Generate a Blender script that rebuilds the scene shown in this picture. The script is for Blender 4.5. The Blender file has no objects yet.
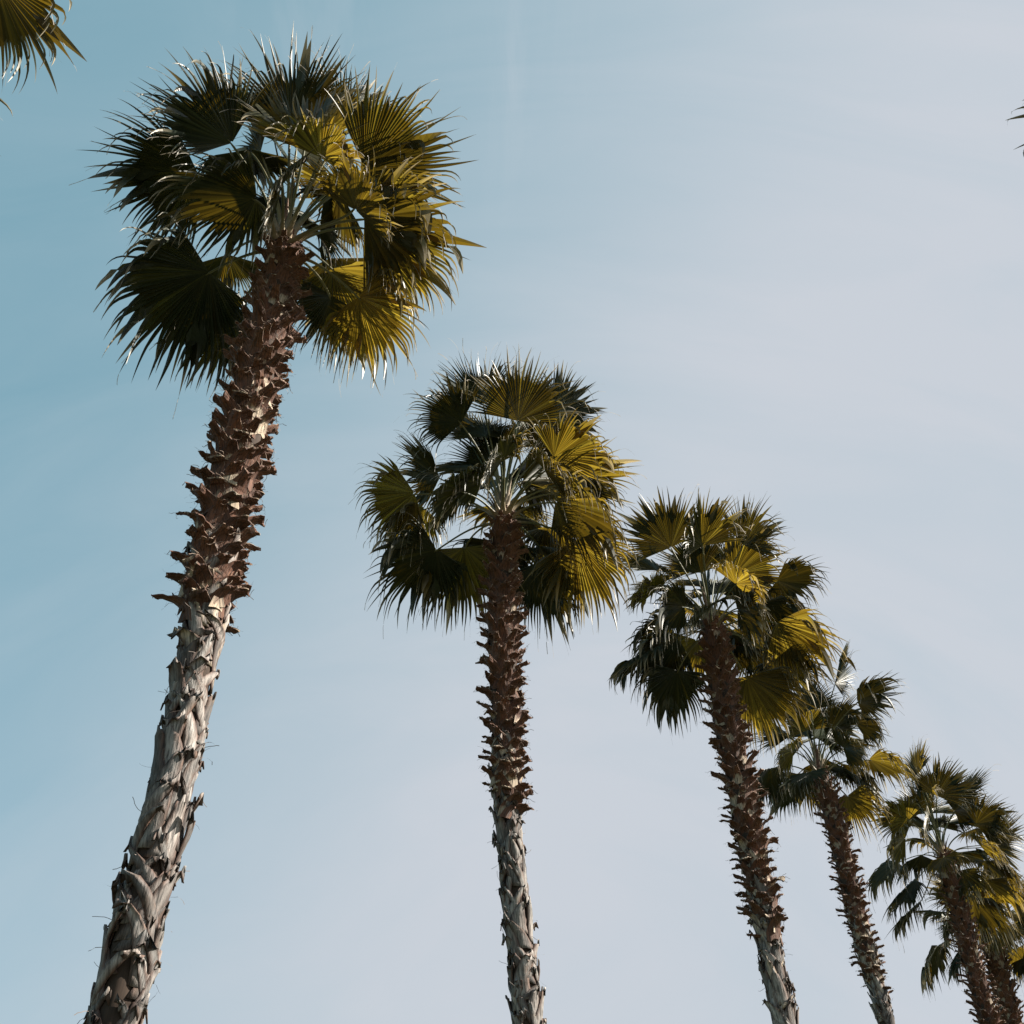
import bpy, math, random
import numpy as np
from mathutils import Vector, Matrix

C = bpy.context.scene
COL = C.collection

# ---------------------------------------------------------------- camera
cam_d = bpy.data.cameras.new('camera')
cam_d.sensor_width = 36.0
cam_d.lens = 36.0 * 916.0 / 1024.0
cam_d.clip_start = 0.05
cam_d.clip_end = 6000.0
cam = bpy.data.objects.new('camera', cam_d)
COL.objects.link(cam)
cam.location = (0.0, 0.0, 1.6)
cam.rotation_euler = (math.radians(90.0 + 41.8), 0.0, 0.0)
C.camera = cam

# ---------------------------------------------------------------- sun, sky, exposure
SUN_DIR = Vector((0.998, -0.030, 0.0)).normalized() * math.cos(math.radians(39)) + Vector((0, 0, math.sin(math.radians(39))))
SUN_EL = math.asin(SUN_DIR.z)
SUN_AZ = math.atan2(SUN_DIR.x, SUN_DIR.y)          # clockwise from +Y, as the sky texture counts it
sun_d = bpy.data.lights.new('sun', 'SUN')
sun_d.energy = 5.0
sun_d.angle = math.radians(0.5)
sun_d.color = (1.0, 0.93, 0.82)
sun = bpy.data.objects.new('sun', sun_d)
COL.objects.link(sun)
sun.location = SUN_DIR * 60
sun.rotation_euler = (-SUN_DIR).to_track_quat('-Z', 'Y').to_euler()

world = bpy.data.worlds.new('World')
C.world = world
world.use_nodes = True
wn, wl = world.node_tree.nodes, world.node_tree.links
wn.clear()
def W(kind, **kw):
    n = wn.new(kind)
    for k, v in kw.items():
        setattr(n, k, v)
    return n
w_out = W('ShaderNodeOutputWorld')
w_bg = W('ShaderNodeBackground')
w_bg.inputs['Strength'].default_value = 0.05
sky = W('ShaderNodeTexSky', sky_type='NISHITA', sun_disc=False, sun_elevation=SUN_EL, sun_rotation=SUN_AZ,
        altitude=20.0, air_density=1.0, dust_density=1.5, ozone_density=1.6)
# thin veil of high cloud: thicker towards the sun and the horizon, with drawn-out cirrus wisps
w_geo = W('ShaderNodeTexCoord')
w_dot = W('ShaderNodeVectorMath', operation='DOT_PRODUCT')
w_dot.inputs[1].default_value = Vector((0.86, 0.28, -0.42)).normalized()
wl.new(w_geo.outputs['Generated'], w_dot.inputs[0])
w_rng = W('ShaderNodeMapRange', interpolation_type='SMOOTHSTEP')
w_rng.inputs['From Min'].default_value = -0.68
w_rng.inputs['From Max'].default_value = 0.16
w_rng.inputs['To Min'].default_value = 0.05
w_rng.inputs['To Max'].default_value = 0.97
wl.new(w_dot.outputs['Value'], w_rng.inputs['Value'])
w_map = W('ShaderNodeMapping')
w_map.inputs['Rotation'].default_value = (0.3, 0.5, 0.9)
w_map.inputs['Scale'].default_value = (1.2, 7.0, 2.2)
wl.new(w_geo.outputs['Generated'], w_map.inputs['Vector'])
w_noi = W('ShaderNodeTexNoise')
w_noi.inputs['Scale'].default_value = 1.6
w_noi.inputs['Detail'].default_value = 7.0
w_noi.inputs['Roughness'].default_value = 0.55
w_noi.inputs['Distortion'].default_value = 0.6
wl.new(w_map.outputs['Vector'], w_noi.inputs['Vector'])
w_nr = W('ShaderNodeMapRange')
w_nr.inputs['From Min'].default_value = 0.30
w_nr.inputs['From Max'].default_value = 0.75
w_nr.inputs['To Min'].default_value = -0.07
w_nr.inputs['To Max'].default_value = 0.13
wl.new(w_noi.outputs['Fac'], w_nr.inputs['Value'])
w_map2 = W('ShaderNodeMapping')
w_map2.inputs['Rotation'].default_value = (0.0, 0.0, 0.25)
w_map2.inputs['Scale'].default_value = (8.0, 1.4, 2.2)
wl.new(w_geo.outputs['Generated'], w_map2.inputs['Vector'])
w_wisp = W('ShaderNodeTexNoise')
w_wisp.inputs['Scale'].default_value = 1.9
w_wisp.inputs['Detail'].default_value = 9.0
w_wisp.inputs['Roughness'].default_value = 0.62
w_wisp.inputs['Distortion'].default_value = 0.9
wl.new(w_map2.outputs['Vector'], w_wisp.inputs['Vector'])
w_wr = W('ShaderNodeMapRange', interpolation_type='SMOOTHSTEP')
w_wr.inputs['From Min'].default_value = 0.45
w_wr.inputs['From Max'].default_value = 0.85
w_wr.inputs['To Max'].default_value = 0.17
wl.new(w_wisp.outputs['Fac'], w_wr.inputs['Value'])
w_patch = W('ShaderNodeVectorMath', operation='DOT_PRODUCT')      # the one patch of cirrus stands high in the north
w_patch.inputs[1].default_value = (-0.108, 0.347, 0.932)
wl.new(w_geo.outputs['Generated'], w_patch.inputs[0])
w_pr = W('ShaderNodeMapRange', interpolation_type='SMOOTHSTEP')
w_pr.inputs['From Min'].default_value = 0.975
w_pr.inputs['From Max'].default_value = 0.9995
wl.new(w_patch.outputs['Value'], w_pr.inputs['Value'])
w_sum = W('ShaderNodeMath', operation='MULTIPLY_ADD')
wl.new(w_wr.outputs['Result'], w_sum.inputs[0])
wl.new(w_pr.outputs['Result'], w_sum.inputs[1])
wl.new(w_nr.outputs['Result'], w_sum.inputs[2])
w_add = W('ShaderNodeMath', operation='ADD', use_clamp=True)
wl.new(w_rng.outputs['Result'], w_add.inputs[0])
wl.new(w_sum.outputs['Value'], w_add.inputs[1])
w_veil = W('ShaderNodeMix', data_type='RGBA')
w_veil.inputs[6].default_value = (2.12, 4.1, 4.7, 1.0)      # thin cool haze
w_veil.inputs[7].default_value = (4.70, 5.03, 5.50, 1.0)     # thicker pale cloud
wl.new(w_add.outputs['Value'], w_veil.inputs[0])
w_fac = W('ShaderNodeMapRange')
w_fac.inputs['To Min'].default_value = 0.62
w_fac.inputs['To Max'].default_value = 0.98
wl.new(w_add.outputs['Value'], w_fac.inputs['Value'])
w_mix = W('ShaderNodeMix', data_type='RGBA')
wl.new(w_fac.outputs['Result'], w_mix.inputs[0])
wl.new(w_veil.outputs[2], w_mix.inputs[7])
wl.new(sky.outputs['Color'], w_mix.inputs[6])
wl.new(w_mix.outputs[2], w_bg.inputs['Color'])
wl.new(w_bg.outputs['Background'], w_out.inputs['Surface'])

C.view_settings.view_transform = 'Standard'
C.view_settings.look = 'None'
C.view_settings.exposure = 1.35
C.view_settings.gamma = 1.0
C.view_settings.use_curve_mapping = False

# ---------------------------------------------------------------- materials
class Mat:
    def __init__(self, name):
        self.m = bpy.data.materials.new(name)
        self.m.use_nodes = True
        self.t = self.m.node_tree
        self.t.nodes.clear()
        self.out = self.n('ShaderNodeOutputMaterial')
    def n(self, kind, ins=None, **kw):
        nd = self.t.nodes.new(kind)
        for k, v in kw.items():
            setattr(nd, k, v)
        for k, v in (ins or {}).items():
            self.set(nd.inputs[k], v)
        return nd
    def set(self, sock, v):
        if isinstance(v, bpy.types.NodeSocket):
            self.t.links.new(v, sock)
        else:
            sock.default_value = v
    def mix(self, fac, a, b, blend='MIX'):
        nd = self.n('ShaderNodeMix', data_type='RGBA', blend_type=blend)
        self.set(nd.inputs[0], fac); self.set(nd.inputs[6], a); self.set(nd.inputs[7], b)
        return nd.outputs[2]
    def math(self, op, a, b=0.0, clamp=False):
        nd = self.n('ShaderNodeMath', operation=op, use_clamp=clamp)
        self.set(nd.inputs[0], a); self.set(nd.inputs[1], b)
        return nd.outputs[0]
    def ramp(self, v, lo, hi, a=0.0, b=1.0):
        nd = self.n('ShaderNodeMapRange', {'Value': v, 'From Min': lo, 'From Max': hi, 'To Min': a, 'To Max': b})
        return nd.outputs[0]
    def attr(self, name):
        return self.n('ShaderNodeAttribute', attribute_name=name)
    def noise(self, vec, scale, detail=4.0, rough=0.55):
        nd = self.n('ShaderNodeTexNoise', {'Vector': vec, 'Scale': scale, 'Detail': detail, 'Roughness': rough})
        return nd.outputs['Fac']

def c4(r, g, b): return (r, g, b, 1.0)

def leaf_material():
    M = Mat('fan_leaf')
    col = M.attr('leaf_tone')
    sep = M.n('ShaderNodeSeparateColor', {'Color': col.outputs['Color']})
    along, rnd, age_sunlit = sep.outputs[0], sep.outputs[1], sep.outputs[2]
    oi = M.n('ShaderNodeObjectInfo')
    tc = M.n('ShaderNodeTexCoord')
    blot = M.noise(tc.outputs['Object'], 9.0, 3.0)
    g = M.mix(rnd, c4(0.008, 0.016, 0.011), c4(0.018, 0.030, 0.017))
    g = M.mix(M.math('MULTIPLY', oi.outputs['Random'], 0.45), g, c4(0.034, 0.042, 0.016))
    g = M.mix(M.math('MULTIPLY', M.math('POWER', age_sunlit, 2.0), 0.7), g, c4(0.110, 0.082, 0.020))  # leaf yellowing, with the gold of sunlit fronds painted in
    tipf = M.ramp(M.math('ADD', along, M.math('MULTIPLY', M.math('SUBTRACT', rnd, 0.5), 0.35)), 0.76, 0.98)
    g = M.mix(M.math('MULTIPLY', tipf, 0.85), g, c4(0.30, 0.25, 0.165))
    g = M.mix(M.ramp(blot, 0.62, 0.75, 0.0, 0.35), g, c4(0.12, 0.10, 0.03))
    tr = M.mix(rnd, c4(0.61, 0.375, 0.026), c4(0.42, 0.31, 0.032))
    tr = M.mix(tipf, tr, c4(0.48, 0.38, 0.20))
    dif = M.n('ShaderNodeBsdfDiffuse', {'Color': g})
    tra = M.n('ShaderNodeBsdfTranslucent', {'Color': tr})
    m1 = M.n('ShaderNodeMixShader', {0: M.math('ADD', M.math('MULTIPLY', M.math('MULTIPLY', M.math('POWER', age_sunlit, 1.8), 0.50), M.ramp(rnd, 0.0, 1.0, 0.15, 1.35)), 0.018), 1: dif.outputs[0], 2: tra.outputs[0]})
    glo = M.n('ShaderNodeBsdfGlossy', {'Color': c4(1, 1, 1), 'Roughness': 0.45})
    fr = M.n('ShaderNodeFresnel', {'IOR': 1.42})
    fac = M.math('MINIMUM', M.math('ADD', M.math('MULTIPLY', fr.outputs[0], 0.30), 0.008), 0.058)
    m2 = M.n('ShaderNodeMixShader', {0: fac, 1: m1.outputs[0], 2: glo.outputs[0]})
    M.set(M.out.inputs['Surface'], m2.outputs[0])
    return M.m

def thread_material():
    M = Mat('dry_thread')
    dif = M.n('ShaderNodeBsdfDiffuse', {'Color': c4(0.46, 0.42, 0.37)})
    tra = M.n('ShaderNodeBsdfTranslucent', {'Color': c4(0.46, 0.42, 0.37)})
    m = M.n('ShaderNodeMixShader', {0: 0.4, 1: dif.outputs[0], 2: tra.outputs[0]})
    M.set(M.out.inputs['Surface'], m.outputs[0])
    return M.m

def stalk_material():
    M = Mat('leaf_stalk_skin')
    st = M.attr('st')
    sx = M.n('ShaderNodeSeparateXYZ', {0: st.outputs['Vector']})
    base = M.ramp(sx.outputs[1], 0.0, 0.30)
    oi = M.n('ShaderNodeObjectInfo')
    green = M.mix(oi.outputs['Random'], c4(0.055, 0.070, 0.028), c4(0.15, 0.135, 0.055))
    nz = M.noise(M.n('ShaderNodeTexCoord').outputs['Object'], 22.0)
    col = M.mix(base, M.mix(nz, c4(0.10, 0.045, 0.022), c4(0.42, 0.33, 0.22)), green)
    b = M.n('ShaderNodeBsdfPrincipled', {'Base Color': col, 'Roughness': 0.58})
    M.set(M.out.inputs['Surface'], b.outputs[0])
    return M.m

def bark_material():
    M = Mat('palm_bark')
    st, tone = M.attr('st'), M.attr('tone')
    sep = M.n('ShaderNodeSeparateColor', {'Color': tone.outputs['Color']})
    pale, grey, rnd = sep.outputs[0], sep.outputs[1], sep.outputs[2]
    mp = M.n('ShaderNodeMapping', {'Vector': st.outputs['Vector'], 'Scale': (95.0, 9.0, 40.0)})
    streak = M.noise(mp.outputs[0], 1.0, 5.0, 0.6)
    mp2 = M.n('ShaderNodeMapping', {'Vector': st.outputs['Vector'], 'Scale': (14.0, 7.0, 40.0)})
    blot = M.noise(mp2.outputs[0], 1.0, 3.0)
    oi = M.n('ShaderNodeObjectInfo')
    brown = M.mix(rnd, c4(0.056, 0.019, 0.009), c4(0.185, 0.070, 0.031))
    brown = M.mix(M.math('MULTIPLY', oi.outputs['Random'], 0.4), brown, c4(0.060, 0.026, 0.014))
    brown = M.mix(M.ramp(blot, 0.5, 0.72, 0.0, 0.6), brown, c4(0.15, 0.075, 0.038))
    gr = M.mix(rnd, c4(0.080, 0.077, 0.074), c4(0.42, 0.40, 0.375))
    gr = M.mix(M.ramp(blot, 0.52, 0.75, 0.0, 0.75), gr, c4(0.11, 0.078, 0.055))
    col = M.mix(grey, brown, gr)
    pf = M.ramp(M.math('ADD', pale, M.math('MULTIPLY', M.math('SUBTRACT', blot, 0.5), 1.5)), 0.42, 0.66)
    col = M.mix(M.math('MULTIPLY', M.math('MAXIMUM', pf, 0.0), 0.9, True), col, c4(0.46, 0.37, 0.27))
    dark = M.ramp(streak, 0.34, 0.60, 0.22, 1.15)
    dn = M.n('ShaderNodeCombineColor', {0: dark, 1: dark, 2: dark})
    col = M.mix(1.0, col, dn.outputs[0], 'MULTIPLY')
    bmp = M.n('ShaderNodeBump', {'Height': streak, 'Strength': 1.0, 'Distance': 0.010})
    b = M.n('ShaderNodeBsdfPrincipled', {'Base Color': col, 'Roughness': 0.78, 'Normal': bmp.outputs[0]})
    M.set(M.out.inputs['Surface'], b.outputs[0])
    return M.m

def fibre_material():
    M = Mat('dark_trunk_fibre')
    mp = M.n('ShaderNodeMapping', {'Vector': M.attr('st').outputs['Vector'], 'Scale': (60.0, 8.0, 1.0)})
    nz = M.noise(mp.outputs[0], 1.0, 5.0)
    col = M.mix(nz, c4(0.012, 0.008, 0.006), c4(0.060, 0.036, 0.022))
    b = M.n('ShaderNodeBsdfPrincipled', {'Base Color': col, 'Roughness': 0.9})
    M.set(M.out.inputs['Surface'], b.outputs[0])
    return M.m

def ground_material():
    M = Mat('dry_lawn')
    tc = M.n('ShaderNodeTexCoord')
    a = M.noise(tc.outputs['Object'], 0.35, 6.0)
    b = M.noise(tc.outputs['Object'], 14.0, 5.0)
    col = M.mix(M.ramp(a, 0.4, 0.65), c4(0.030, 0.045, 0.014), c4(0.075, 0.062, 0.036))
    col = M.mix(M.ramp(b, 0.35, 0.7, 0.0, 0.6), col, c4(0.05, 0.052, 0.020))
    bmp = M.n('ShaderNodeBump', {'Height': b, 'Strength': 0.8, 'Distance': 0.04})
    s = M.n('ShaderNodeBsdfPrincipled', {'Base Color': col, 'Roughness': 0.95, 'Normal': bmp.outputs[0]})
    M.set(M.out.inputs['Surface'], s.outputs[0])
    return M.m

LEAF, THREAD, STALK, BARK, FIBRE = leaf_material(), thread_material(), stalk_material(), bark_material(), fibre_material()

# ---------------------------------------------------------------- mesh helpers
class MB:
    """gathers grids, shells and strips; build() links them as ONE mesh object"""
    def __init__(self):
        self.v, self.f, self.mi, self.st, self.tone, self.n = [], [], [], [], [], 0
    def add(self, verts, faces, st=None, tone=None, mat=0):
        verts = np.asarray(verts, float).reshape(-1, 3)
        k = len(verts)
        self.v.append(verts)
        self.f.append(np.asarray(faces, int).reshape(-1, 4) + self.n)
        self.mi.append(np.full(len(self.f[-1]), mat))
        self.st.append(np.zeros((k, 3)) if st is None else np.asarray(st, float).reshape(-1, 3))
        self.tone.append(np.zeros((k, 3)) if tone is None else np.broadcast_to(np.asarray(tone, float), (k, 3)))
        self.n += k
    def mesh(self, name, mats, smooth=False, colname='tone'):
        me = bpy.data.meshes.new(name)
        v = np.vstack(self.v); f = np.vstack(self.f)
        me.vertices.add(len(v)); me.vertices.foreach_set('co', v.ravel())
        me.loops.add(f.size); me.loops.foreach_set('vertex_index', f.ravel())
        me.polygons.add(len(f))
        me.polygons.foreach_set('loop_start', np.arange(0, f.size, 4))
        me.polygons.foreach_set('loop_total', np.full(len(f), 4))
        me.polygons.foreach_set('material_index', np.concatenate(self.mi))
        me.polygons.foreach_set('use_smooth', np.full(len(f), smooth))
        a = me.attributes.new('st', 'FLOAT_VECTOR', 'POINT')
        a.data.foreach_set('vector', np.vstack(self.st).ravel())
        b = me.attributes.new(colname, 'FLOAT_COLOR', 'POINT')
        b.data.foreach_set('color', np.hstack([np.vstack(self.tone), np.ones((len(v), 1))]).ravel())
        for m in mats: me.materials.append(m)
        me.update(calc_edges=True)
        me.validate()
        return me

def link(name, me, parent=None, loc=(0, 0, 0)):
    o = bpy.data.objects.new(name, me)
    COL.objects.link(o)
    o.location = loc
    if parent is not None: o.parent = parent
    return o

def norm(a):
    a = np.asarray(a, float)
    return a / np.maximum(np.linalg.norm(a, axis=-1, keepdims=True), 1e-9)

def grid_faces(m, n, off=0, flip=False):
    i, j = np.meshgrid(np.arange(m - 1), np.arange(n - 1), indexing='ij')
    a = (i * n + j).ravel() + off
    q = np.stack([a, a + 1, a + n + 1, a + n], 1)
    return q[:, ::-1] if flip else q

def shell(mb, P, N, t, st, tone_top, tone_bot):
    """closed thin shell round a grid of points P (m,n,3) with normals N and thickness t (m,n)"""
    m, n = P.shape[:2]
    top, bot = P + N * t[..., None] / 2, P - N * t[..., None] / 2
    k = m * n
    faces = [grid_faces(m, n), grid_faces(m, n, k, True)]
    idx = np.arange(k).reshape(m, n)
    ring = np.concatenate([idx[0, :], idx[1:, -1], idx[-1, -2::-1], idx[-2:0:-1, 0]])
    nx = np.roll(ring, -1)
    faces.append(np.stack([nx, ring, ring + k, nx + k], 1))
    tt = np.concatenate([np.broadcast_to(tone_top, (k, 3)), np.broadcast_to(tone_bot, (k, 3))])
    mb.add(np.concatenate([top.reshape(-1, 3), bot.reshape(-1, 3)]), np.concatenate(faces),
           np.concatenate([st.reshape(-1, 3)] * 2), tt)

UP = np.array([0, 0, 1.0])

# ---------------------------------------------------------------- one fan of a palm frond
LIGHT = np.array(SUN_DIR)

def blade_mesh(axis, R, rng, limp, fold, roll, turn, view, low, age_sunlit, face, name):
    mb = MB()
    a = norm(axis)
    n = norm(UP - a * (a @ UP) + 1e-4)
    s = np.cross(a, n)
    # the fan is turned on its stalk: 'turn' > 0 offers its face to the light, < 0 its edge; all show their underside to the path
    cand = np.radians(np.linspace(-26, 26, 13) * (1 + 1.6 * max(face, 0)))
    def show(q):
        k = n * math.cos(q) + s * math.sin(q)
        return (.25 + 2 * face) * abs(float(k @ view)) + turn * abs(float(k @ LIGHT))
    roll = roll + max(cand, key=show)
    n, s = n * math.cos(roll) + s * math.sin(roll), s * math.cos(roll) - n * math.sin(roll)
    S = int(rng.integers(46, 56))
    span = math.radians(rng.uniform(76, 97) + (14 * low if face > 0 else 3 * low))
    edges = np.linspace(-span, span, S + 1)
    edges[1:-1] += rng.uniform(-.22, .22, S - 1) * (2 * span / S)
    phi = (edges[1:] + edges[:-1]) / 2
    cup = rng.uniform(.02, .16)
    def dirs(p):
        sg = np.sign(p)[:, None]
        sf = s * math.cos(fold) - n * math.sin(fold) * sg      # the two halves drop away from the midrib
        d = np.cos(p)[:, None] * a + np.sin(p)[:, None] * sf + n * cup
        nn = n * math.cos(fold) + s * math.sin(fold) * sg
        return norm(d), nn
    d0, n0 = dirs(phi)
    dl, nl = dirs(edges[:-1]); dr, nr = dirs(edges[1:])
    Rs = R * (.66 + .36 * np.cos(phi * .8)) * rng.uniform(.86, 1.08, S)
    bite = rng.uniform(.50, .60)
    rje = R * bite * (.66 + .34 * np.cos(edges * .9)) * np.where(rng.random(S + 1) < .10, rng.uniform(.6, .85, S + 1), rng.uniform(.93, 1.05, S + 1))
    rj = (rje[1:] + rje[:-1]) / 2
    G = np.array([0, 0, -1.0])
    sag = rng.uniform(.03, .14) / R
    delta = span / S
    rows_m, rows_l, rows_r, us = [], [], [], []
    for q in (.035, .18, .38, .58, .8, 1.0):
        h = .76 * delta * q
        rows_m.append(d0 * (rj * q)[:, None] + G * (sag * (rj * q) ** 2)[:, None] - n0 * (h * rj)[:, None])
        rl, rr = rje[:-1] * q, rje[1:] * q
        rows_l.append(dl * rl[:, None] + G * (sag * rl ** 2)[:, None] + n * (h * rl)[:, None])
        rows_r.append(dr * rr[:, None] + G * (sag * rr ** 2)[:, None] + n * (h * rr)[:, None])
        us.append(np.full(S, .5 * q))
    p = rows_m[-1]
    w = (rows_r[-1] - rows_l[-1]) / 2
    vdep = np.linalg.norm((rows_r[-1] + rows_l[-1]) / 2 - p, axis=1)
    d = norm(rows_m[-1] - rows_m[-2])
    Lf = Rs - rj
    K = 8
    droop = rng.uniform(.05, .75, S) * (.1 + 1.2 * limp)
    hinge = np.where(rng.random(S) < limp, rng.uniform(.02, .60, S), 9.0)
    kick = rng.normal(0, .13, S)
    for k in range(1, K + 1):
        u = k / K
        g = droop * (.10 + .55 * u) * 1.1
        g = g + np.where(u > hinge, rng.uniform(.7, 1.5, S), 0)
        sd = norm(w)
        d = norm(d + G * g[:, None] * (1.6 / K * 2.2) + sd * kick[:, None] * .22)
        p = p + d * (Lf / K)[:, None]
        t = .92 * (1 - u) ** .85 * (1 - .15 * u) + .012
        vv = norm(np.cross(sd, d)) * (vdep * t)[:, None]
        sgn = np.sign(np.sum(vv * n0, axis=1))[:, None]
        vv = vv * np.where(sgn == 0, 1, sgn)
        wd = norm(w - d * np.sum(w * d, axis=1, keepdims=True)) * np.linalg.norm(w, axis=1, keepdims=True)
        rows_m.append(p.copy()); rows_l.append(p - wd * t + vv); rows_r.append(p + wd * t + vv)
        us.append(np.full(S, .5 + .5 * u))
    m = len(rows_m)
    P = np.stack([np.stack(rows_l), np.stack(rows_m), np.stack(rows_r)], 2)      # m, S, 3cols, xyz
    P = P.transpose(1, 0, 2, 3)                                                   # S, m, 3, xyz
    sr = rng.random(S)
    ages_sunlit = np.clip(age_sunlit + rng.normal(0, .10, S), 0, 1)
    u_all = np.stack(us).T                                                        # S, m
    gf = grid_faces(m, 3)
    for i in range(S):
        tone = np.stack([np.repeat(u_all[i], 3), np.full(m * 3, sr[i]), np.full(m * 3, ages_sunlit[i])], 1)
        mb.add(P[i], gf, None, tone)
    # pale threads that fray from the notches and tips
    for _ in range(int(rng.integers(24, 42))):
        i = int(rng.integers(0, S)); k = int(rng.integers(6, m))
        q = P[i, k, 1].copy(); dd = norm(P[i, k, 1] - P[i, k - 1, 1])
        Ls = rng.uniform(.08, .28); wv = norm(rng.normal(size=3)) * rng.uniform(.0018, .0044)
        pts = [q]
        curl = rng.normal(0, .35, 3)
        for j in range(6):
            dd = norm(dd + G * .20 + curl * .10 + rng.normal(0, .06, 3))
            q = q + dd * Ls / 6; pts.append(q)
        pts = np.array(pts)
        mb.add(np.stack([pts - wv, pts + wv], 1), grid_faces(len(pts), 2), None, None, 1)
    return mb.mesh(name, [LEAF, THREAD], False, 'leaf_tone')

def tube(mb, pts, wid, thk, st0=0.0, sides=8, tone=(0, 0, 0)):
    pts = np.asarray(pts, float)
    tan = norm(np.gradient(pts, axis=0))
    side = norm(np.cross(tan, UP) + 1e-5)
    nn = norm(np.cross(side, tan))
    ang = np.linspace(0, 2 * math.pi, sides + 1)
    cs, sn = np.cos(ang), np.sin(ang)
    sn = np.where(sn > 0, sn * .35, sn)                # channelled upper face
    V = pts[:, None] + side[:, None] * (cs[None, :, None] * np.asarray(wid)[:, None, None]) + nn[:, None] * (sn[None, :, None] * np.asarray(thk)[:, None, None])
    L = np.concatenate([[0], np.cumsum(np.linalg.norm(np.diff(pts, axis=0), axis=1))])
    st = np.stack([np.broadcast_to(ang[None], V.shape[:2]) * .01, np.broadcast_to(L[:, None], V.shape[:2]), np.zeros(V.shape[:2])], 2)
    mb.add(V, grid_faces(len(pts), sides + 1), st, tone)

def stalk_mesh(start, hub, axis, rng, name):
    """leaf stalk from the crown to the fan; coordinates relative to the hub"""
    L = np.linalg.norm(hub - start)
    dirh = norm(hub - start)
    flat = norm(np.array([dirh[0], dirh[1], 0.0]) + 1e-5)
    el = math.asin(max(-1, min(1, dirh[2])))
    A = min(math.radians(86), el + math.radians(rng.uniform(26, 40)))
    t0 = flat * math.cos(A) + UP * math.sin(A)
    t1 = norm(dirh + norm(axis) * .8)
    P0, P3 = start, hub + norm(axis) * .05
    P1, P2 = P0 + t0 * L * .40, hub - t1 * L * .33
    t = np.linspace(0, 1, 13)[:, None]
    pts = (1 - t) ** 3 * P0 + 3 * (1 - t) ** 2 * t * P1 + 3 * (1 - t) * t * t * P2 + t ** 3 * P3
    q = t[:, 0]
    wid = .016 + .040 * np.exp(-q * 9) - .003 * q
    wid[-1] *= .3
    thk = .016 + .012 * np.exp(-q * 9) - .004 * q
    mb = MB()
    tube(mb, pts - hub, wid, thk)
    return mb.mesh(name, [STALK], True)

# ---------------------------------------------------------------- stubs of cut leaf stalks
def stub_mesh(rng, droop, name):
    """x across, y out from the trunk, z up; its foot hugs a trunk of 0.17 m radius"""
    mb = MB()
    m, n = 9, 7
    le = rng.uniform(.62, 1.02)
    cy = np.array([.000, .014, .034, .064, .102, .140, .172, .198, .214]) * le
    cz = np.array([-.20, -.13, -.075, -.032, -.004, .012, .022, .030, .036]) - droop * np.linspace(0, 1, 9) ** 2 * .12
    cz = cz + rng.normal(0, .004, 9)
    wd = np.array([.30, .28, .235, .180, .145, .124, .114, .112, .116]) * rng.uniform(.72, 1.1)
    u = np.linspace(-1, 1, n)
    x = wd[:, None] / 2 * u[None]
    hug = np.linspace(1, 0, m) ** 1.3
    y = cy[:, None] - hug[:, None] * x ** 2 / (2 * .17)
    cav = np.linspace(.0, 1, m) ** .7 * rng.uniform(-.006, .040)
    z = cz[:, None] + cav[:, None] * (u[None] ** 2) * 1.0 + rng.normal(0, .004, (m, n))
    z[0] -= .05 * (np.abs(u) - .2) + rng.uniform(-.02, .02, n)
    y[-1] += rng.normal(0, .007, n)
    y[-1] += rng.uniform(-.035, .035) * u                # cut on the slant
    tw = rng.normal(0, .32) * np.linspace(0, 1, m) ** 1.5
    xx = x * np.cos(tw)[:, None]; z = z + x * np.sin(tw)[:, None]
    xx = xx + (rng.normal(0, .03) * np.linspace(0, 1, m) ** 2)[:, None]
    P = np.stack([xx, y, z], 2)
    tu = norm(np.gradient(P, axis=0)); tv = norm(np.gradient(P, axis=1))
    N = norm(np.cross(tv, tu))
    th = (.019 * (1 - .75 * u[None] ** 2)) * np.linspace(.6, 1.1, m)[:, None] + .005
    st = np.stack([x, np.broadcast_to(np.linspace(0, .36, m)[:, None], (m, n)), np.full((m, n), rng.random())], 2)
    r = rng.random()
    pale_t = rng.uniform(.20, .75)
    vv = np.repeat(np.linspace(0, 1, m), n)
    bot = np.stack([np.clip((rng.uniform(.5, .95) if rng.random() < .40 else .06) * (1.15 - vv * 1.7), 0, 1) + .02 + np.where(vv > .93, rng.uniform(.1, .5), 0), np.full(m * n, rng.uniform(0, .05)), np.full(m * n, r)], 1)
    shell(mb, P, N, th, st, (pale_t, rng.uniform(.0, .15), r), bot)
    # a few fibres torn from the edges
    for _ in range(10):
        i = int(rng.integers(1, m)); j = int(rng.choice([0, n - 1]))
        q = P[i, j].copy(); dd = norm(rng.normal(size=3) + np.array([0, .5, 0]))
        pts = [q]
        for k in range(4):
            dd = norm(dd + rng.normal(0, .4, 3)); q = q + dd * .022; pts.append(q)
        pts = np.array(pts); wv = norm(rng.normal(size=3)) * .0022
        mb.add(np.stack([pts - wv, pts + wv], 1), grid_faces(5, 2), None, (.5, .1, r))
    return mb, name

RS = np.random.default_rng(11)
STUBS = [stub_mesh(RS, d, 'leaf_stub') for d in (-.35, -.3, -.2, -.1, 0, .05, .1, .2, .3, .4, .5, .6, .75, .9)]
STUB_ME = [mb.mesh(nm, [BARK], False) for mb, nm in STUBS]

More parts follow.
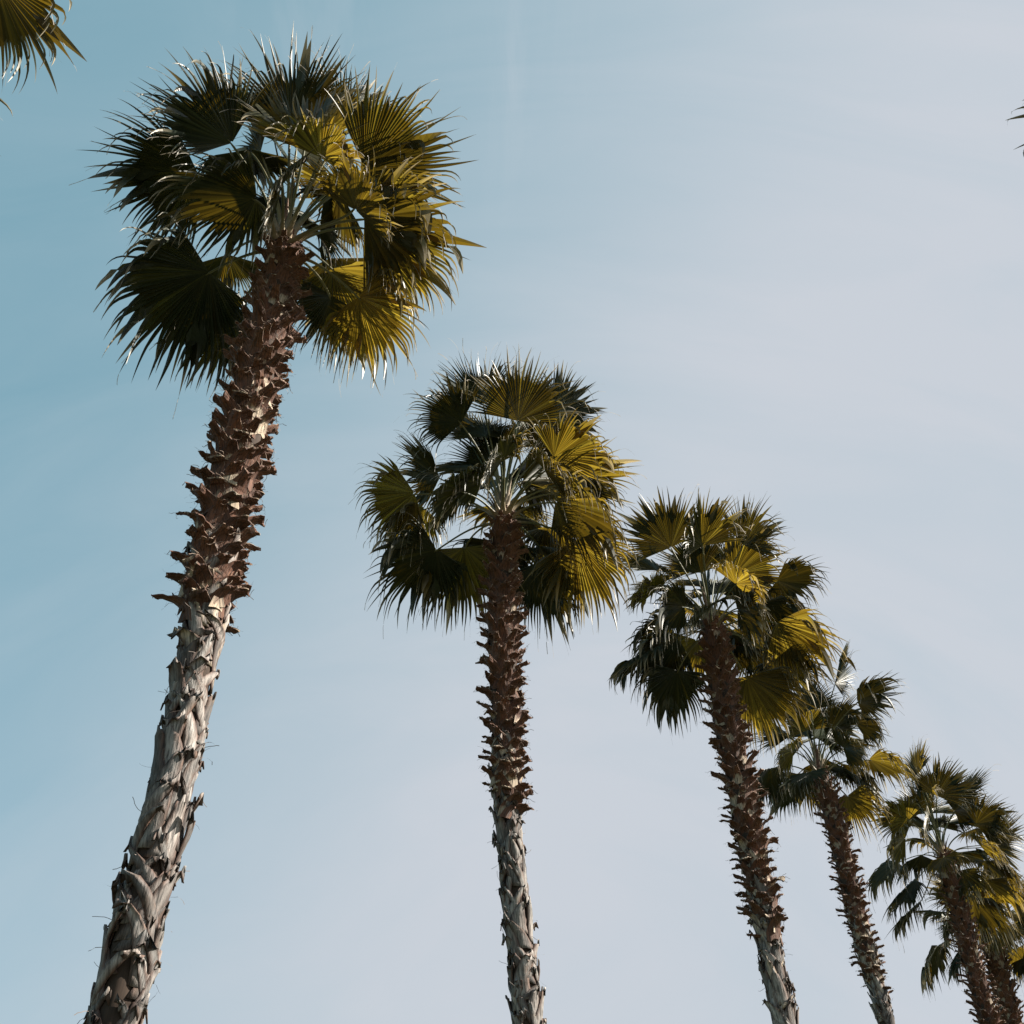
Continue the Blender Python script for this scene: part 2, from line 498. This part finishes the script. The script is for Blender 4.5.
# ---------------------------------------------------------------- the palms' measures in metres
# trunk: centre line from the crown down to the ground; fronds: end of the stalk seen from the crown, then the fan's own axis, some with a leaf tone holding painted sun and shade
P1 = dict(brown=5.48, girth=1.0,
 trunk=[(-2.39,5.26,10.12), (-2.29,5.30,9.12), (-2.29,5.30,8.20), (-2.28,5.31,7.66), (-2.25,5.32,7.04), (-2.25,5.32,6.48), (-2.23,5.33,5.89), (-2.22,5.34,5.52), (-2.17,5.36,5.19), (-2.13,5.37,4.80), (-2.11,5.38,4.16), (-2.11,5.38,3.54), (-2.09,5.39,3.01), (-2.10,5.39,2.81), (-2.08,5.40,1.80), (-2.06,5.41,0.81), (-2.05,5.41,0.00)],
 fronds=[(-0.82,0.28,-0.16,-0.94,0.51,-0.72,0.12,0.5), (-0.66,0.83,-0.03,-0.58,0.53,-0.59,0.2,0.3), (-0.87,0.6,0.68,-0.34,0.78,0.13), (-0.16,-0.53,-0.08,-0.99,0.01,-0.23,0.2,-0.4), (-0.9,-0.47,0.52,-1.05,0,-0.15,0.12), (-0.5,-0.75,0.62,-0.72,-0.58,0.34,0.15,0.4), (-0.02,-0.64,1.24,0.07,-0.64,0.87), (0.48,-0.8,0.22,0.35,-0.79,-0.32,0.75), (0.83,-0.48,0.61,0.93,-0.43,0.48,0.4), (0.74,-0.3,0.86,0.88,0.1,0.04), (0.53,-0.51,1.47,0.32,-0.17,0.79), (0.87,-0.58,-0.4,0.23,-0.76,-0.33,0.6), (0.88,-0.29,-0.05,1.02,0.08,-0.38,0.4), (0.82,-0.04,0.2,1.18,0.36,-0.4,0.6), (0.75,0.51,-0.27,0.57,0.51,-0.72,0.85,0.35), (0.4,0.68,-0.01,-0.27,0.82,-0.07,0.15), (-0.29,-0.29,1.52,-0.39,0.14,1.04), (0.12,-0.67,-0.08,0.08,-0.46,-0.73,0.3,0.6), (0.13,-0.1,0.87,0.06,0.24,0.83,0.5), (-0.38,-0.38,1.18,-0.29,0,0.81,0.4), (-0.01,-0.35,1.29,-0.06,0.02,0.86,0.5), (-0.31,0.03,0.71,-0.53,0.46,0.51,0.3), (-0.45,-0.47,1.05,-0.36,0.69,0.37,0.2), (0.5,-0.14,0.76,-0.35,0.64,0.47,0.4), (0.24,-0.69,0.62,-0.04,-0.16,0.93), (0.34,0.69,0.53,0.45,0.91,0.11), (0.25,0.76,0.85,0.31,0.93,0.34), (0.25,0.19,0.73,0.34,0.26,0.69), (-0.12,0.09,0.68,-0.24,0.18,0.8)])
P2 = dict(brown=6.0, girth=1.0,
 trunk=[(-0.13,9.54,10.12), (-0.11,9.54,9.27), (-0.12,9.54,8.61), (-0.11,9.54,7.85), (-0.08,9.54,7.15), (-0.06,9.54,6.51), (-0.06,9.54,5.92), (-0.04,9.54,5.58), (0.03,9.54,4.95), (0.09,9.54,4.36), (0.15,9.54,3.73), (0.23,9.54,2.73), (0.29,9.54,1.73), (0.34,9.54,0.73), (0.34,9.54,0.00)],
 fronds=[(-0.57,-0.9,0.86,-0.69,-0.48,0.23,0.12), (-0.29,-0.61,1.58,-0.12,-0.33,0.82), (0.21,-0.78,1.03,0.22,-0.66,0.81,0.35), (0.76,-0.63,1.3,0.6,-0.12,0.61), (0.7,-0.76,0.33,0.79,-0.51,-0.03,0.6), (0.93,-0.22,0.4,0.98,0.01,0.14), (0.72,-0.36,-0.12,0.98,0.2,-0.68,0.55), (0.89,-0.02,0.39,0.89,0.2,-0.08), (1.01,0.34,-0.23,0.57,0.64,-0.87,0.75,0.4), (0.47,1.02,-0.09,0.45,0.7,-0.79,0.1,0.5), (-0.25,-0.43,1.08,-0.18,0.24,0.81,0.3), (-0.02,-0.68,0.31,-0.14,-0.77,-0.37,0.4), (-0.37,-0.21,0.68,-0.37,0.46,0.64,0.2), (-0.28,-0.53,0.07,-0.48,-0.49,-0.53,0.25), (0.26,-0.26,1.04,0.16,0.22,0.82,0.5), (0.26,0.07,0.67,0.43,0.46,0.59,0.6), (-0.94,0.5,-0.26,-0.87,0.54,-0.6,0.12,0.5), (-0.57,0.75,-0.01,0.05,0.87,-0.82), (-0.54,-0.64,-0.18,-0.55,-0.45,-0.54), (-1.23,-0.18,0.2,-0.82,0.19,-0.37), (-1.12,0.18,0.25,-0.73,0.47,-0.37), (-0.92,0.04,0.7,-0.7,0.03,0.57), (0.03,-1.1,-0.04,-0.05,-0.83,-0.26,0.5), (0.56,-0.93,-0.09,0.34,-0.68,-0.41,0.6), (0.24,-0.37,1.38,0.16,-0.17,0.94), (0.54,1,0.23,0.54,0.69,-0.32), (-0.49,-0.18,1.26,-0.26,0.07,0.97), (0.51,-0.13,0.98,0.79,-0.2,0.5), (0.47,0.33,0.76,0.83,0.57,0.38), (0.2,0.27,1.14,0.44,0.61,0.63), (0.63,0.61,0.27,0.76,0.73,-0.21), (0.32,0.75,0.61,0.37,0.86,0.19), (-0.08,0.98,0.29,-0.08,0.99,-0.13), (0.06,0.74,0.82,0.07,0.96,0.32), (0.28,0.11,0.68,0.5,0.2,0.72), (-0.06,0.43,0.92,-0.09,0.59,0.68), (-0.13,-0.1,0.77,-0.23,-0.18,0.85)])
P3 = dict(brown=5.55, girth=1.06,
 trunk=[(3.21,12.20,10.12), (3.22,12.19,9.55), (3.17,12.21,8.50), (3.22,12.20,7.52), (3.23,12.19,6.41), (3.25,12.19,5.81), (3.23,12.19,5.32), (3.23,12.19,4.86), (3.25,12.19,4.32), (3.26,12.18,3.32), (3.27,12.18,2.32), (3.28,12.18,1.32), (3.29,12.18,0.32), (3.29,12.18,0.00)],
 fronds=[(-0.63,-0.73,0.96,-0.42,-0.59,0.66,0.25), (-0.2,-1.05,0.73,-0.1,-0.79,0.51,0.45,0.3), (0.57,-0.68,1.06,0.5,-0.42,0.62,0.4), (0.25,-0.89,0.1,0.17,-0.9,-0.27,0.8), (1.09,-0.37,0.56,0.85,0.18,-0.05), (-0.85,-0.09,0.55,-0.51,-0.75,-0.21), (-0.53,-0.62,-0.13,-0.74,-0.22,-0.38,0.25), (-0.78,0.3,-0.19,-0.96,0.36,-0.4,0.12), (-0.51,0.69,-0.47,-0.19,0.57,-0.79,0.1,0.5), (0.57,0.58,-0.65,0.41,0.66,-0.88,0.7,0.5), (0.25,-0.71,-0.26,0.38,-0.5,-0.6), (0.99,-0.21,-0.14,0.91,0.34,-0.68,0.7), (1.09,0.47,-0.37,0.69,0.49,-0.55), (-0.19,-0.81,-0.29,-0.48,-0.57,-0.56), (-0.6,0.27,0.08,-0.84,0.22,-0.24,0.25), (-0.47,0.36,-0.1,-0.8,0.51,-0.72,0.15), (-0.82,-0.32,0.81,-0.44,0.28,0.69,0.3), (-0.42,-0.21,0.46,-0.6,0.45,0.43,0.3), (0.83,0.93,0.16,0.28,0.72,-0.4), (0.26,0.04,1.16,0.26,0.22,0.79), (0.88,0,0.37,0.9,0.41,-0.31), (-0.12,-0.01,1.06,-0.32,-0.06,0.82), (0.47,-0.2,0.81,0.83,-0.34,0.52), (0.51,0.35,0.96,0.69,0.48,0.45), (0.19,0.37,0.98,0.33,0.62,0.71), (0.59,0.61,0.3,0.65,0.67,-0.35), (0.32,0.71,0.48,0.42,0.93,-0.04), (-0.05,0.96,0.31,-0.06,1.02,-0.26), (0.09,0.59,0.74,0.14,1,0.27), (0.18,0.16,0.68,0.36,0.32,0.67), (-0.34,0.34,0.89,-0.47,0.47,0.62), (-0.08,-0.23,0.83,-0.15,-0.44,0.69)])
P4 = dict(brown=6.23, girth=1.0,
 trunk=[(6.24,17.43,10.12), (6.32,17.40,9.53), (6.31,17.40,8.34), (6.30,17.40,7.61), (6.31,17.40,6.59), (6.34,17.39,6.01), (6.36,17.38,5.48), (6.40,17.37,4.48), (6.43,17.36,3.48), (6.45,17.35,2.48), (6.47,17.34,1.48), (6.49,17.34,0.48), (6.49,17.34,0.00)],
 fronds=[(0.83,-0.85,1.1,0.9,-0.28,0.31), (0.72,-0.75,0.62,0.44,-0.71,-0.21), (0.29,-0.85,0.05,0.3,-0.76,-0.27), (0.98,-0.29,0.1,0.87,0.22,-0.4), (0.65,0.49,-0.32,0.58,0.43,-0.63,0.75,0.5), (-0.42,-0.53,-0.31,-0.38,-0.49,-0.73,0.2), (-0.95,0.06,0.08,-0.12,0.61,-0.6), (0.48,-0.82,1.52,0.42,-0.31,0.8), (-0.08,-0.64,1.02,-0.01,0.14,0.85), (-0.57,-0.32,0.66,-0.44,0.31,0.67), (0.69,0.37,0.33,0.71,0.52,-0.28), (-0.31,0.74,0.08,-0.15,0.73,-0.43), (0.4,0.01,1.04,0.38,0.28,0.73), (-0.56,-0.45,0.21,-0.7,-0.35,-0.36), (0.43,-0.12,0.86,0.79,-0.23,0.51), (0.53,0.33,0.76,0.82,0.51,0.39), (0.17,0.27,0.9,0.36,0.58,0.74), (0.78,0.61,0.36,0.79,0.61,-0.27), (0.44,0.71,0.62,0.56,0.9,-0.04), (0.07,0.89,0.29,0.08,0.98,-0.32), (0.03,0.6,0.91,0.05,0.93,0.5), (0.36,0.09,0.78,0.57,0.14,0.7), (-0.33,0.32,0.92,-0.46,0.44,0.6), (-0.1,-0.16,0.81,-0.2,-0.31,0.73)])
P5 = dict(brown=3.5, girth=1.12,
 trunk=[(10.27,21.71,10.12), (10.26,21.72,9.12), (10.20,21.75,8.15), (10.16,21.76,7.22), (10.16,21.76,6.46), (10.14,21.77,5.46), (10.12,21.78,4.46), (10.11,21.79,3.46), (10.10,21.79,2.46), (10.10,21.79,1.46), (10.09,21.80,0.46), (10.09,21.80,0.00)],
 fronds=[(-0.14,-0.9,1,0.27,-0.76,0.7), (-0.4,-0.86,1.56,0.16,0.01,0.85), (0.75,-0.55,0.46,0.75,-0.53,0.29), (-0.25,-0.52,-0.32,-0.4,-0.39,-0.66), (0.68,-0.51,-0.03,0.27,-0.73,-0.37), (1.04,0.14,-0.15,0.74,0.32,-0.51), (-0.39,1.1,-0.79,-0.77,0.53,-0.6), (-1.03,0.26,-0.14,-0.88,0.38,-0.57), (0.82,0.92,-0.73,0.75,0.72,-0.81), (-0.81,-0.51,0.57,-0.87,-0.22,0.4), (-0.61,-1.31,0.42,-0.54,-1.17,-0.12), (0.72,-0.22,1.15,0.75,-0.09,0.85), (-1.05,-0.62,0.09,-0.94,-0.41,-0.44), (1.04,0.11,0.63,1.02,0.33,0.09), (0.92,0.24,-0.57,0.73,0.45,-0.65,0.75), (-0.69,0.34,-0.54,-0.83,0.55,-0.62,0.15), (0.19,-0.22,-0.51,0,-0.17,-0.85,0.5), (-0.32,-0.8,1.19,-0.21,0.1,0.83,0.6), (1.38,0.13,-0.14,0.14,-0.43,-0.74,0.7), (1.25,0.09,0.2,0.88,-0.29,0.62,0.3), (0.5,-0.22,0.93,0.8,-0.35,0.52), (0.45,0.23,0.81,0.86,0.43,0.41), (0.17,0.35,1.11,0.33,0.68,0.59), (0.69,0.62,0.24,0.73,0.66,-0.17), (0.29,0.85,0.6,0.32,0.92,0.23), (-0.14,0.84,0.26,-0.16,0.97,-0.23), (0.02,0.61,0.8,0.03,0.94,0.49), (0.24,0.21,0.7,0.44,0.39,0.58), (-0.09,0.28,0.7,-0.18,0.55,0.72), (-0.17,-0.08,0.97,-0.28,-0.14,0.78)])
P6 = dict(brown=4.6, girth=1.4,
 trunk=[(13.63,27.42,10.12), (13.47,27.50,8.86), (13.43,27.52,7.75), (13.37,27.55,6.75), (13.31,27.58,5.75), (13.27,27.60,4.75), (13.24,27.61,3.75), (13.21,27.63,2.75), (13.19,27.64,1.75), (13.17,27.65,0.75), (13.17,27.65,0.00)],
 fronds=[(0.75,0.21,-0.69,-0.08,-0.34,-0.79), (-1.44,0.39,-0.29,-0.37,0.86,-0.96), (0.52,-0.68,0.46,0.57,-0.37,0.56), (0.13,-0.88,0.53,0.23,-0.66,0.59,0.5), (-0.76,-0.2,0.07,-0.85,-0.09,0.11,0.2), (0.46,-0.3,0.04,0.06,-0.38,-0.78,0.7), (-0.38,-0.37,0.57,-0.18,0.44,0.72,0.3), (-0.25,-0.49,0.25,-0.52,0.35,-0.7), (0.39,-0.1,1.13,0.59,-0.15,0.93), (-0.25,0.25,0.97,-0.46,0.46,0.94), (0.01,-0.46,1,0.02,-0.88,0.69), (0.23,0.58,0.96,0.33,0.84,0.7), (-0.5,0.06,0.94,-0.9,0.11,0.55), (0.67,-0.38,0.87,0.82,-0.46,0.36), (-0.17,0.88,0.68,-0.21,1.1,0.39), (-0.37,-0.86,0.65,-0.43,-1.01,0.32), (0.79,0.48,0.64,0.97,0.59,0.23), (-0.8,0.19,0.53,-1.12,0.27,0.19), (0.44,-0.97,0.28,0.42,-0.92,-0.33), (0.42,0.89,0.27,0.48,1.01,-0.08), (-1.02,-0.35,0.22,-0.98,-0.34,-0.42), (0.87,-0.36,0.13,1.03,-0.43,-0.42), (-0.69,0.85,0.04,-0.7,0.88,-0.28), (-0.18,-0.85,-0.28,-0.14,-0.65,-0.81), (0.81,0.42,-0.36,0.58,0.3,-0.97), (-0.85,-0.07,-0.49,-0.79,-0.07,-0.82), (0.64,-0.51,-0.56,0.41,-0.33,-1)])
P0 = dict(brown=5.6, girth=1.0,
 trunk=[(-5.49,2.42,10.30), (-5.34,2.32,5.15), (-5.29,2.32,0.00)],
 fronds=[(1.14,0.33,-0.22,0.85,0.45,-0.65,0.4,0.8), (0.31,0.09,1.2,0.61,0.17,0.79), (-0.17,0.18,1.01,-0.48,0.51,0.94), (0.14,-0.4,1.01,0.3,-0.89,0.67), (-0.45,-0.14,1.06,-0.71,-0.22,0.71), (0.59,-0.38,1,0.71,-0.46,0.66), (-0.17,-0.76,0.83,-0.21,-0.94,0.52), (-0.83,0.55,0.65,-0.96,0.64,0.23), (0.58,-0.88,0.51,0.61,-0.92,-0.1), (-0.87,-0.51,0.6,-0.92,-0.53,0.19), (-0.48,0.99,0.14,-0.48,0.99,-0.24), (-0.13,-1.07,0.04,-0.12,-0.98,-0.5), (-1.05,-0.04,0.01,-0.95,-0.04,-0.34), (0.5,-0.86,-0.13,0.42,-0.71,-0.61), (-0.04,1.01,-0.2,-0.04,0.93,-0.74), (-0.77,-0.56,-0.39,-0.52,-0.38,-0.84), (-0.7,0.63,-0.52,-0.43,0.39,-1.01), (0.2,-0.65,-0.59,0.09,-0.3,-1.05)])
PR = dict(brown=5.6, girth=1.0,
 trunk=[(5.45,3.12,8.61), (5.60,3.02,4.31), (5.65,3.02,0.00)],
 fronds=[(-0.6,0.09,0.05,-1.25,0.05,-0.2,0.2,0.9), (0.15,-0.02,1.07,0.68,-0.07,0.93), (-0.03,-0.45,0.93,-0.06,-0.85,0.6), (0.37,0.43,0.98,0.6,0.71,0.63), (0.46,-0.44,0.87,0.7,-0.66,0.59), (-0.42,-0.68,0.83,-0.53,-0.85,0.61), (0.69,0.5,0.86,0.76,0.54,0.42), (0.36,-0.84,0.6,0.44,-1.02,0.28), (0.22,0.98,0.41,0.24,1.06,0.09), (0.83,-0.43,0.39,0.92,-0.47,-0.19), (-0.29,-0.89,0.12,-0.3,-0.92,-0.51), (0.65,0.73,0.03,0.64,0.72,-0.64), (0.83,-0.51,-0.18,0.68,-0.41,-0.8), (-0.13,1.01,-0.22,-0.11,0.92,-0.52), (-0.5,-0.92,-0.33,-0.42,-0.77,-0.56), (1.04,0.15,-0.36,0.91,0.13,-0.65), (-0.66,0.43,-0.43,-0.52,0.33,-0.99), (0.35,-0.8,-0.53,0.28,-0.66,-0.88)])

# ---------------------------------------------------------------- trunk
def spline(pts, z):
    """smooth centre line of the trunk as x, y at height z"""
    pts = sorted(pts, key=lambda p: p[2])
    zs = np.array([p[2] for p in pts]); xs = np.array([p[0] for p in pts]); ys = np.array([p[1] for p in pts])
    acc = np.zeros((2,) + np.shape(z))
    for k, wgt in ((-.5, .2), (-.25, .2), (0, .2), (.25, .2), (.5, .2)):
        zz = np.clip(np.asarray(z) + k, zs[0], zs[-1])
        acc += wgt * np.array([np.interp(zz, zs, xs), np.interp(zz, zs, ys)])
    return acc

def radius(z, top, brown, girth=1.0):
    r = .112 + .10 * np.exp(-np.asarray(z) / .6)
    r = np.where(z > brown, .135 + .02 * np.clip((z - brown) / 1.5, 0, 1), r)
    return girth * r * np.clip((top + .12 - z) / .5, .25, 1) ** .6

def flap(mb, cx, r, z0, th, le, w0, w1, x0, x1, lift, curl, tone, rng, m=9, n=7):
    """a strip of old leaf base lying on the trunk: from arc position x0 up to x1"""
    v = np.linspace(0, 1, m); u = np.linspace(-1, 1, n)
    wv = (w0 * (1 - v) + w1 * v)
    bow = rng.normal(0, .02)
    x = (x0 + (x1 - x0) * v + bow * np.sin(v * math.pi))[:, None] + wv[:, None] / 2 * u[None]
    z = z0 + le * v[:, None] + rng.normal(0, .002, (m, n))
    z[-1] += rng.normal(0, .02, n) - .07 * np.abs(u)
    rho = r + .006 + lift * v[:, None] ** 1.6 + curl * v[:, None] ** 3 * (u[None] ** 2) + rng.normal(0, .0022, (m, n)) + .006 * (1 - u[None] ** 2)
    a = th + x / r
    ctr = cx(z)
    P = np.stack([ctr[0] + rho * np.cos(a), ctr[1] + rho * np.sin(a), z], 2)
    N = np.stack([np.cos(a), np.sin(a), np.zeros_like(a)], 2)
    t = np.broadcast_to(.012 * (1 - .5 * u[None] ** 2) + .003, (m, n))
    st = np.stack([x - x0, np.broadcast_to(le * v[:, None], (m, n)), np.full((m, n), rng.random())], 2)
    e = np.broadcast_to(np.abs(u[None]) ** 2, (m, n)).ravel()
    tn = np.stack([np.clip(tone[0] - .3 * e, 0, 1), tone[1] * (1 - .75 * e), np.clip(tone[2] * (1 - .7 * e), 0, 1)], 1)
    shell(mb, P, N, t, st, tn, tn)

def trunk_mesh(spec, origin, rng, name):
    mb = MB()
    top, brown, girth = spec['trunk'][0][2], spec['brown'], spec.get('girth', 1.0)
    base = spec['trunk'][-1]
    rel = [(p[0] - origin[0], p[1] - origin[1], p[2]) for p in spec['trunk']]
    cx = lambda z: spline(rel, z)
    z = np.arange(-.25, top + .13, .07); n = 29
    ang = np.linspace(0, 2 * math.pi, n)
    Zg, Ag = np.meshgrid(z, ang, indexing='ij')
    R = radius(Zg, top, brown, girth) * (1 + .05 * np.sin(Ag * 3 + Zg * 2.1) + rng.normal(0, .03, Zg.shape))
    R[:, -1] = R[:, 0]
    ctr = cx(Zg)
    V = np.stack([ctr[0] + R * np.cos(Ag), ctr[1] + R * np.sin(Ag), Zg], 2)
    st = np.stack([Ag * .15, Zg, np.zeros_like(Zg)], 2)
    tone = np.zeros(V.shape); tone[..., 1] = np.where(Zg < brown, .30, 0); tone[..., 2] = .0
    mb.add(V, grid_faces(len(z), n), st, tone.reshape(-1, 3), 1)
    # weathered grey leaf bases, split at the foot so that their straps cross
    k = 0; zz = .05
    while zz < brown + .75:
        if zz > brown and rng.random() < (zz - brown) / .6:
            zz += .028; k += 1; continue
        th = k * 2.39996 + rng.normal(0, .12); r = float(radius(np.array(zz), top, brown, girth))
        r0 = rng.random()
        near = max(0.0, 1 - abs(brown - zz) / 1.6)                  # paler just under the stubs
        tn = lambda: (min(1, max(0, rng.normal(.06 + .46 * near ** 1.5, .16))), min(1, rng.uniform(.75, 1.0)), rng.random())
        le = rng.uniform(.24, .44); lf = rng.uniform(.006, .042)
        kind = rng.random()
        if kind < .45:
            for sg in (-1, 1):
                if rng.random() < .12: continue
                flap(mb, cx, r, zz, th, le * rng.uniform(.8, 1.2), rng.uniform(.06, .14), rng.uniform(.015, .07), sg * rng.uniform(.10, .24), sg * rng.uniform(-.02, .035), lf * rng.uniform(.5, 1.6), rng.normal(0, .015), tn(), rng)
            if rng.random() < .18:
                flap(mb, cx, r, zz + le * .6, th, .14, .085, .05, 0, rng.normal(0, .04), rng.uniform(.02, .075), .02, tn(), rng)
        else:
            flap(mb, cx, r, zz, th, le, rng.uniform(.15, .24), rng.uniform(.01, .06), 0, rng.normal(0, .12), lf * 1.9, rng.normal(.0, .02), tn(), rng)
        if rng.random() < .5:                                     # loose fibres
            q = np.array([*(cx(np.array(zz + le)) + (r + .03) * np.array([math.cos(th), math.sin(th)])), zz + le])
            dd = norm(np.array([math.cos(th), math.sin(th), rng.uniform(-.6, .8)])); pts = [q]
            for j in range(5):
                dd = norm(dd + rng.normal(0, .3, 3)); q = q + dd * .022; pts.append(q)
            pts = np.array(pts); wv = norm(rng.normal(size=3)) * .002
            mb.add(np.stack([pts - wv, pts + wv], 1), grid_faces(6, 2), None, (.3, .6, .5))
        zz += .028; k += 1
    return mb, cx

def place_stubs(spec, cx, mb_trunk, trunk, origin, rng, individual):
    top, brown, girth = spec['trunk'][0][2], spec['brown'], spec.get('girth', 1.0)
    zz = brown - 1.3; k = 0; items = []
    while zz < top - .02:
        if zz < brown and rng.random() > .85 * math.exp((zz - brown) / .14):
            zz += .0185; k += 1; continue
        f = max(0.0, (zz - brown) / (top - brown))
        th = k * 2.39996 + rng.normal(0, .10)
        r = float(radius(np.array(zz), top, brown, girth))
        c = cx(np.array(zz))
        lo = .50 - .85 * f + rng.normal(0, .25)                  # old ones droop, young ones point up
        vi = int(np.clip(round((lo + .35) / 1.25 * 13), 0, 13))
        sc = girth * rng.uniform(.70, 1.0) * (1 - .22 * max(0, f - .75) * 4 * .6)
        tilt = max(0, f - .86) * 2.2
        M = (Matrix.Translation((float(c[0]) + (r - .015) * math.cos(th), float(c[1]) + (r - .015) * math.sin(th), zz))
             @ Matrix.Rotation(th - math.pi / 2, 4, 'Z') @ Matrix.Rotation(tilt + rng.normal(0, .12), 4, 'X')
             @ Matrix.Rotation(rng.normal(0, .16), 4, 'Y') @ Matrix.Diagonal((sc, sc * rng.uniform(.75, 1.2), sc * 1.0, 1)))
        wx, wy = float(c[0]) + origin[0], float(c[1]) + origin[1]
        view = Vector((-wx, -wy)).normalized()
        facing = view.x * math.cos(th) + view.y * math.sin(th)
        items.append((facing, vi, M))
        zz += .0185; k += 1
    items.sort(key=lambda t: -t[0])
    rest = MB()
    for q, (fc, vi, M) in enumerate(items):
        if individual and q < 96:
            o = bpy.data.objects.new('leaf_stub', STUB_ME[vi]); COL.objects.link(o)
            o.parent = trunk; o.matrix_local = M
        else:
            src = STUBS[vi][0]; A = np.array(M)
            for v, f, s_, t_ in zip(src.v, src.f, src.st, src.tone):
                base = f.min()
                rest.add(v @ A[:3, :3].T + A[:3, 3], f - base, s_, t_)
    return rest

def toward_cam(axis, view): return float(norm(axis) @ view) < -.55

# ---------------------------------------------------------------- a whole palm
def make_palm(spec, label, seed, in_view=True):
    rng = np.random.default_rng(seed)
    base, crown = spec['trunk'][-1], spec['trunk'][0]
    root = bpy.data.objects.new('fan_palm', None); COL.objects.link(root)
    root.empty_display_size = .5
    root.location = (base[0], base[1], 0)
    root['label'] = label; root['category'] = 'palm tree'; root['group'] = 'fan palms planted in rows'
    origin = (base[0], base[1])
    mb, cx = trunk_mesh(spec, origin, rng, 'trunk')
    trunk = link('trunk', mb.mesh('trunk', [BARK, FIBRE], True), root)
    rest = place_stubs(spec, cx, mb, trunk, origin, rng, in_view)
    if rest.n:
        o = link('leaf_stub', rest.mesh('leaf_stub', [BARK], False), trunk)
        o['kind'] = 'stuff'
    cr = np.array([crown[0] - base[0], crown[1] - base[1], crown[2]])
    view = norm(np.array([crown[0], crown[1], crown[2] - 1.6]))
    for fr in spec['fronds']:
        hub = cr + np.array(fr[:3]); axis = np.array(fr[3:6]); R = float(np.linalg.norm(axis))
        hv = np.array(fr[:3]); el = math.asin(hv[2] / np.linalg.norm(hv))
        ta = math.asin(axis[2] / R)
        limp = float(np.clip(.56 - ta / math.radians(110) + rng.normal(0, .10), .08, .85))
        fold = math.radians(rng.uniform(-4, 28)); roll = rng.normal(0, .16)
        low = float(np.clip((.7 - el) / .9, 0, 1))
        fold *= 1 - .6 * low
        toward = max(0.0, float(-norm(axis) @ view) - .35)          # fans that reach out over the path are the smaller ones
        R *= 1 - .45 * toward
        side = hv[0] / max(.3, np.linalg.norm(hv))
        turn = -1.0 if side < -.15 else float(np.clip(side * 1.3 + rng.normal(0, .35), -.6, 1))
        age_sunlit = fr[6] if len(fr) > 6 else float(np.clip(.05 + .72 * rng.random() ** 1.5 - el * .08, .03, .9))
        face = fr[7] if len(fr) > 7 else (.4 if toward_cam(axis, view) else 0.0)
        fo = link('frond', blade_mesh(axis, max(R, .62) * (1.02 + .04 * low), rng, limp, fold, roll, turn, view, low, age_sunlit, face, 'frond'), root, hub)
        flat = norm(np.array([hv[0], hv[1], 0]) + 1e-5)
        rr = .10 * math.cos(max(0, el)) + .015
        start = cr + flat * rr + UP * (-.12 + .20 * max(-1, math.sin(el)))
        link('leaf_stalk', stalk_mesh(start, hub, axis, rng, 'leaf_stalk'), fo)
    # spear leaves and the pale fibrous heart in the middle of the crown
    hb = MB()
    for k in range(11):
        a = k * 2.4 + rng.normal(0, .3); t = rng.uniform(.10, .5)
        p0 = cr + np.array([math.cos(a) * .07, math.sin(a) * .07, -.12])
        ln = rng.uniform(.28, .70)
        q = np.linspace(0, 1, 7)[:, None]
        pts = p0 + q * ln * np.array([0, 0, 1.0]) + q ** 1.8 * ln * t * np.array([math.cos(a), math.sin(a), 0])
        tube(hb, pts, np.linspace(.055, .006, 7), np.linspace(.022, .004, 7), tone=(rng.uniform(.25, .95), .1, rng.random()))
    link('crown_heart', hb.mesh('crown_heart', [BARK], True), root)
    for k in range(2):
        sp = MB(); a = rng.uniform(0, 6.28); t = rng.uniform(.05, .2); ln = rng.uniform(1.3, 1.7)
        q = np.linspace(0, 1, 12)[:, None]
        pts = q * ln * UP + q ** 2 * ln * t * np.array([math.cos(a), math.sin(a), 0])
        wq = .014 + .028 * np.clip((q[:, 0] - .45) / .2, 0, 1) * np.clip((1 - q[:, 0]) / .4, 0, 1)
        tube(sp, pts, wq, wq * .8, tone=(.4, .6, 0))
        link('spear_leaf', sp.mesh('spear_leaf', [LEAF], False, 'leaf_tone'), root, cr)
    return root

# ---------------------------------------------------------------- the setting
gm = MB()
gx = np.concatenate([-np.geomspace(2500, 4, 14), np.linspace(-3, 3, 7), np.geomspace(4, 2500, 14)])
X, Y = np.meshgrid(gx, gx + 12, indexing='ij')
gm.add(np.stack([X, Y, np.zeros_like(X)], 2), grid_faces(len(gx), len(gx), 0, True))
ground = link('ground', gm.mesh('ground', [ground_material()], True))
ground['kind'] = 'structure'

# ---------------------------------------------------------------- the palms
make_palm(P1, 'nearest whole fan palm, at the left, long trunk leaning right above a grey lower half', 101)
make_palm(P2, 'second fan palm of the row, slightly curved trunk standing alone near the middle', 202)
make_palm(P3, 'third fan palm of the row, between the middle one and the overlapping far crowns', 303)
make_palm(P4, 'fourth fan palm of the row, its crown half hidden by the crown before it', 404)
make_palm(P5, 'fifth fan palm, low at the right, its crown in front of the farthest trunk', 505)
make_palm(P6, 'farthest fan palm, brown stubby trunk half hidden behind the fifth one', 606)
make_palm(P0, 'fan palm with only one drooping frond showing, in the top left corner', 707, False)
make_palm(PR, 'fan palm with only its leaf tips showing, high at the right edge', 808, False)
